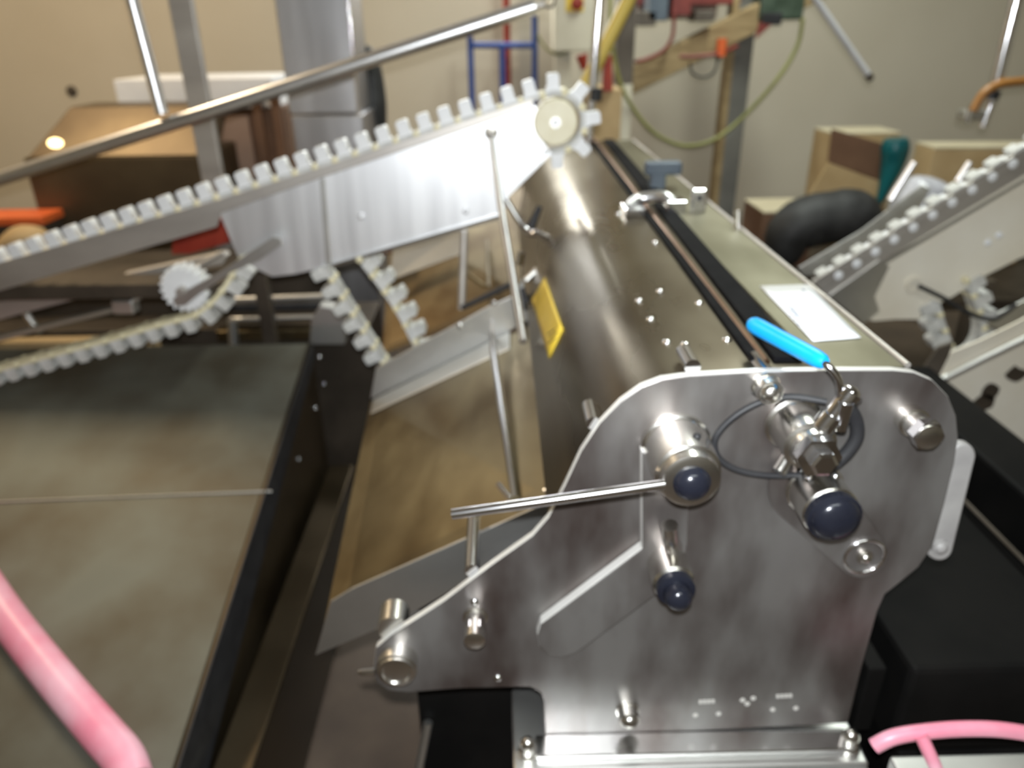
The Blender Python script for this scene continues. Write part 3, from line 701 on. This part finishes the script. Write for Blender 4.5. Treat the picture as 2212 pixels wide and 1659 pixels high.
xx = at(1215,140,4.1).x; box('stand', (xx-.04,4.08,0), (xx+.04,4.14,e0.z), M_BEIGE, eb)
tube('lead', cr([at(1160,75,4.07), at(1180,105,4.07), at(1205,118,4.07), at(1225,112,4.07)], 4), .006, M_CABLE, eb, 6)
sr = thing('support_rod', at(1285,290,2.85), 'bright vertical steel rod with black collar above the far end of the roller machine', 'rod')
s0 = at(1272,295,2.8); s1 = at(1295,0,2.8); s1 = s0 + (s1-s0)*((3.2-s0.z)/(s1.z-s0.z))
tube('rod_shaft', [Vector((s0.x,s0.y,zt+.001)), Vector((s0.x,s0.y,max(s0.z,zt+.02))), s1], .016, M_CHROME, sr, 12)
ck = at(1286,204,2.8); lathe('collar', [(-.022,.018),(-.02,.024),(.02,.024),(.022,.018)], ck, s1-s0, M_BLACK, sr, 14)
yb = tube('mustard_bar', [at(1392,-90,2.95), at(1355,5,2.95), at(1268,178,2.95), at(1262,190,2.95)], .026, M_MUST, None, 12)
tag(yb, 'mustard yellow bar leaning diagonally beside the bright vertical rod', 'bar')
rb_ = thing('tool_bin', (at(1300,200,3.1).x,3.2,0), 'brown bin of red tools behind the head sprocket', 'bin')
b0_, b1_ = at(1258,330,3.2), at(1345,190,3.2)
box('bin_body', (b0_.x,3.2,0), (b1_.x,3.5,at(1300,192,3.2).z), M_CARD, rb_, .006)
tube('red_handle', [at(1312,196,3.19), at(1312,120,3.19)], [.022,.018], M_RED, rb_, 10)
tube('red_handle', [at(1262,150,3.19), at(1256,118,3.19)], [.012,.025], M_RED, rb_, 10)
dp = thing('mast', (at(1355,100,3.3).x, 3.4, 0), 'vertical mast, dark above and pale below, behind the sprocket', 'mast')
mz = at(1355,182,3.4).z; m0, m1 = at(1332,100,3.4).x, at(1371,100,3.4).x
box('dark_sleeve', (m0,3.4,mz), (m1,3.46,3.2), M_POSTD, dp)
box('pale_foot', (m0+.03,3.4,0), (m1,3.46,mz), M_BEIGE, dp)

# ------------------------------------------------------------------ right background: gantry with cables
gan = thing('gantry', (at(1590,200,3.6).x, 3.6, 0), 'gantry of a steel post and tan wooden beam under a cluttered green drive unit', 'frame')
g0, g1 = at(1572,250,3.6).x, at(1610,250,3.6).x
box('post', (g0,3.6,0), (g1,3.68,2.3), M_DULL, gan)
box('post_edge', (g0-.03,3.595,0), (g0-.001,3.68,2.3), M_WOOD, gan, .002)
pa, pb2 = at(1385,165,3.5), at(1730,-8,3.5); dv = (pb2-pa).normalized(); up_ = Vector((-dv.z,0,dv.x))*.052
prism('wooden_beam', [pa-up_-dv*.1, pb2-up_+dv*.1, pb2+up_+dv*.1, pa+up_-dv*.1], (0,.09,0), M_WOOD, gan, .004)
box('drive_unit', at(1640,44,3.48), at(1752,-80,3.48)+Vector((0,.25,0)), M_GREEN, gan, .01)
box('drive_unit', at(1378,42,3.62), at(1560,-80,3.62)+Vector((0,.25,0)), mat('rusty_cover', (.16,.10,.08), (.26,.22,.18), .6, .2, 9), gan, .01)
for px, py, m_, h_ in ((1420,30,M_HOOK,26),(1395,48,M_POSTD,14),(1520,40,M_POSTD,10),(1665,48,M_BLACK,12),(1470,22,M_RCABLE,20)):
    c_ = at(px,py,3.47); box('terminal_block', c_+Vector((-.04,-.02,-h_*.001)), c_+Vector((.04,.12,h_*.003)), m_, gan, .004)
box('cross_bar', at(1375,12,3.6), at(1760,-14,3.6)+Vector((0,.05,0)), M_RCABLE, gan, .004)
sw = lathe('red_switch', [(0,.022),(.07,.022)], at(1556,122,3.45), (0,0,1), M_ORANGE, gan, 12)
lathe('switch_boot', [(0,.008),(.03,.016)], at(1551,132,3.45), (0,0,1), M_BLACK, gan, 10)
tube('black_lead', cr([at(x,y,3.45) for x, y in [(1490,135),(1496,158),(1520,167),(1543,155),(1550,130)]], 4), .005, M_BLACK, gan, 6)
pxprism('red_pennant', [(1640,48),(1668,52),(1632,84)], 3.45, .006, M_RCABLE, gan)
cab1 = tube('olive_cable', cr([at(*q) for q in [(1318,-20,3.3),(1320,80,3.3),(1340,180,3.35),(1375,245,3.4),(1420,292,3.45),(1480,315,3.5),(1545,300,3.52),(1610,248,3.54),(1680,170,3.5),(1722,100,3.5),(1734,40,3.48)]], 6), .0085, M_CABLE, None, 8)
tag(cab1, 'olive cable looping low between the mast and the green drive unit', 'cable')
cab2 = tube('red_cable', cr([at(*q) for q in [(1456,30,3.44),(1452,80,3.44),(1430,112,3.44),(1395,128,3.44),(1372,134,3.42)]], 6), .008, M_RCABLE, None, 8)
tag(cab2, 'red cable curving down behind the upper wooden beam', 'cable')
cab3 = tube('red_cable', cr([at(*q) for q in [(1468,122,3.44),(1500,122,3.44),(1552,116,3.44),(1592,100,3.5)]], 5), .008, M_RCABLE, None, 8)
tag(cab3, 'short red cable below the wooden beam at the orange switch', 'cable')
r0, r1_ = at(1742,-30,2.9), at(1874,160,2.9)
rodo = thing('chrome_rod', r1_, 'chrome rod slanting down to a dark tip in front of the plain wall', 'rod')
rup = r0 + (r0-r1_)*((3.2-r0.z)/(r0.z-r1_.z))
tube('rod_shaft', [rup, r1_], .012, M_ROD, rodo, 12)
tube('rod_tip', [r1_, at(1882,172,2.9)], [.014,.013], M_POSTD, rodo, 10)

# right edge: pole, hose, cartons on a table
rp0, rp1 = at(2196,0,2.7), at(2140,225,2.7)
pole = thing('chrome_pole', at(2130,250,2.7), 'chrome pole with clamp standing above the cartons at right edge', 'pole')
kk = (3.2-rp1.z)/(rp0.z-rp1.z)
tube('pole_shaft', [rp1 + (rp0-rp1)*kk, rp1], .022, M_CHROME, pole, 12)
tube('pole_collar', [at(2146,196,2.7), at(2138,214,2.7)], .026, M_BLACK, pole, 12)
tube('pole_lower', [rp1, at(2122,275,2.7)], .016, M_CHROME, pole, 10)
box('clamp', at(2082,262,2.68), at(2132,238,2.68)+Vector((0,.06,0)), M_GUARD, pole, .008)
tube('clamp_screw', [at(2090,265,2.67), at(2100,225,2.67)], .010, M_CHROME, pole, 8)
bh = tube('brown_hose', cr([at(*q) for q in [(2280,166,2.66),(2212,175,2.66),(2160,182,2.66),(2125,202,2.66),(2102,240,2.66)]], 5), .015, M_BHOSE, None, 10)
tag(bh, 'brown hose bending over to the clamp at the right edge', 'hose')
tz = .70
table = thing('packing_table', (1.9, 3.2, 0), 'dark packing table under the cartons at right', 'table')
box('table_top', (1.05,2.5,tz-.04), (3.3,3.52,tz), M_MUD, table)
for xx in (1.08, 3.22):
    for yy in (2.53, 3.45): box('leg', (xx,yy,0), (xx+.05,yy+.05,tz-.041), M_MUD, table)
def carton(name, label, quad, Y, dep, zb, mside, mtop, drop=0):
    """front face given by its upper edge in the photograph, standing on height zb"""
    a, b = at(*quad[0], Y), at(*quad[1], Y+drop)
    t = thing(name, (a+b)/2*1, label, 'box')
    dirv = Vector((b.x-a.x, b.y-a.y, 0)); nrm_ = Vector((-dirv.y, dirv.x, 0)).normalized()*dep
    zt_ = (a.z+b.z)/2
    v = [Vector((a.x,a.y,zb)), Vector((b.x,b.y,zb)), Vector((b.x,b.y,zt_)), Vector((a.x,a.y,zt_))]
    body = prism('carton_body', v, nrm_, mside, t, .004)
    tp = [v[3]+Vector((0,0,.001)), v[2]+Vector((0,0,.001)), v[2]+nrm_+Vector((0,0,.001)), v[3]+nrm_+Vector((0,0,.001))]
    prism('top_flap', tp, (0,0,.008), mtop, t, .002)
    return t, v, dirv.normalized()
t1, v1, d1 = carton('open_carton', 'tall carton with dark brown upper half and teal liner on the packing table', ((1800,285),(1945,297)), 3.25, .20, tz, M_CARD, M_CARDT, .0)
pxprism('dark_band', [(1798,278),(1912,312),(1904,392),(1790,350)], 3.235, .012, M_CARDD, t1, bevel=.002)  # dark brown panel over the upper front of the carton
pxprism('bottom_flap', [(1790,352),(1904,394),(1880,452),(1742,430)], 3.19, .008, M_CARD, t1, bevel=.002)
lin = mk('teal_liner', *tube_g(cr([at(1936,300,3.16), at(1930,345,3.16), at(1915,395,3.15), at(1895,448,3.14)], 4), [.045,.052,.056,.054,.05,.046,.042,.036,.03,.024,.018,.012,.006], 12), M_TEAL, t1, smooth=True)
t2, v2, d2 = carton('flat_carton', 'wide tan carton with pale top beside the chrome pole', ((2022,300),(2260,345)), 2.95, .16, tz, M_CARD, M_CARDT, -.03)
t3, v3, d3 = carton('small_carton', 'small brown carton lying at the left end of the packing table', ((1650,452),(1760,470)), 2.95, .25, tz, M_CARDD, M_CARDT, .0)
bag = mk('black_bag', *tube_g(cr([Vector((at(1690,560,2.8).x,2.8,tz+.05)), at(1705,505,2.8), at(1750,478,2.8), at(1800,470,2.8), at(1850,462,2.8), at(1890,480,2.8)], 4), [.03,.06,.075,.085,.09,.095,.10,.10,.10,.10,.10,.10,.10,.10,.10,.095,.09,.08,.07,.055,.03], 14), M_BAG, None, smooth=True)
tag(bag, 'black plastic bag slumped between the cartons and the right conveyor', 'bag')
cq = at(2005,420,2.6)
cb_ = mk('clear_bag', *tube_g(cr([Vector((cq.x,2.62,tz)), Vector((cq.x,2.62,tz+.12)), cq-Vector((.01,0,.1)), cq+Vector((.0,0,.0)), cq+Vector((.015,0,.055))], 4), [.02,.08,.10,.105,.11,.11,.11,.11,.11,.11,.11,.105,.10,.09,.08,.06,.02], 14), M_CLEAR, None, smooth=True)
tag(cb_, 'cloudy clear plastic bag in front of the wide tan carton', 'bag')
for a, b in (((1976,350),(1924,432)), ((2096,350),(2070,392))):
    tube('guide_pin', [at(*a,YC+.11), at(*b,YC+.11)], [.008,.010], M_TUBE, conv2, 10)

# ------------------------------------------------------------------ lower right: black belt conveyor, shelf, pink hose
bel = thing('belt_conveyor', (.95, 1.2, 0), 'black belt conveyor running alongside the roller machine at lower right', 'conveyor')
be = at(2080,930,1.3)
box('belt', (xr+.10,.80,be.z-.30), (be.x,2.2,be.z-.12), M_BLKBELT, bel, .01)
box('side_beam', (be.x-.02,.80,be.z-.26), (be.x+.10,1.62,be.z-.0), M_BLKBELT, bel, .008)
box('inner_rail', (xr+.06,.84,be.z-.30), (xr+.09,2.2,be.z-.16), M_BLKBELT, bel, .004)
tube('edge_wire', [Vector((be.x-.03,.80,be.z-.10)), Vector((be.x-.03,1.62,be.z-.10))], .004, M_POSTD, bel, 6)
box('frame', (xr+.12,.80,0), (be.x+.08,2.1,be.z-.305), M_BLKBELT, bel, .005)
shz = at(2050,1620,.72).z
shelf = box('steel_shelf', (xb+.004,.50,shz-.03), (1.05,.715,shz-.002), M_GUARD, None, .004)
tag(shelf, 'narrow steel shelf under the pink hose at lower right', 'shelf')
ph = thing('pink_hose', at(2050,1590,.70), 'pink hose arching over the steel shelf at lower right corner', 'hose')
pts = [(1888,1612,.70),(1930,1592,.70),(2000,1580,.70),(2090,1574,.70),(2180,1578,.70),(2300,1600,.70)]
tube('hose_body', cr([at(*q) for q in pts], 5), .0105, M_PINK, ph, 12)
tube('hose_tail', cr([at(*q) for q in [(1990,1590,.69),(2004,1620,.68),(2022,1660,.67),(2036,1700,.66)]], 4), .009, M_PINK, ph, 10)
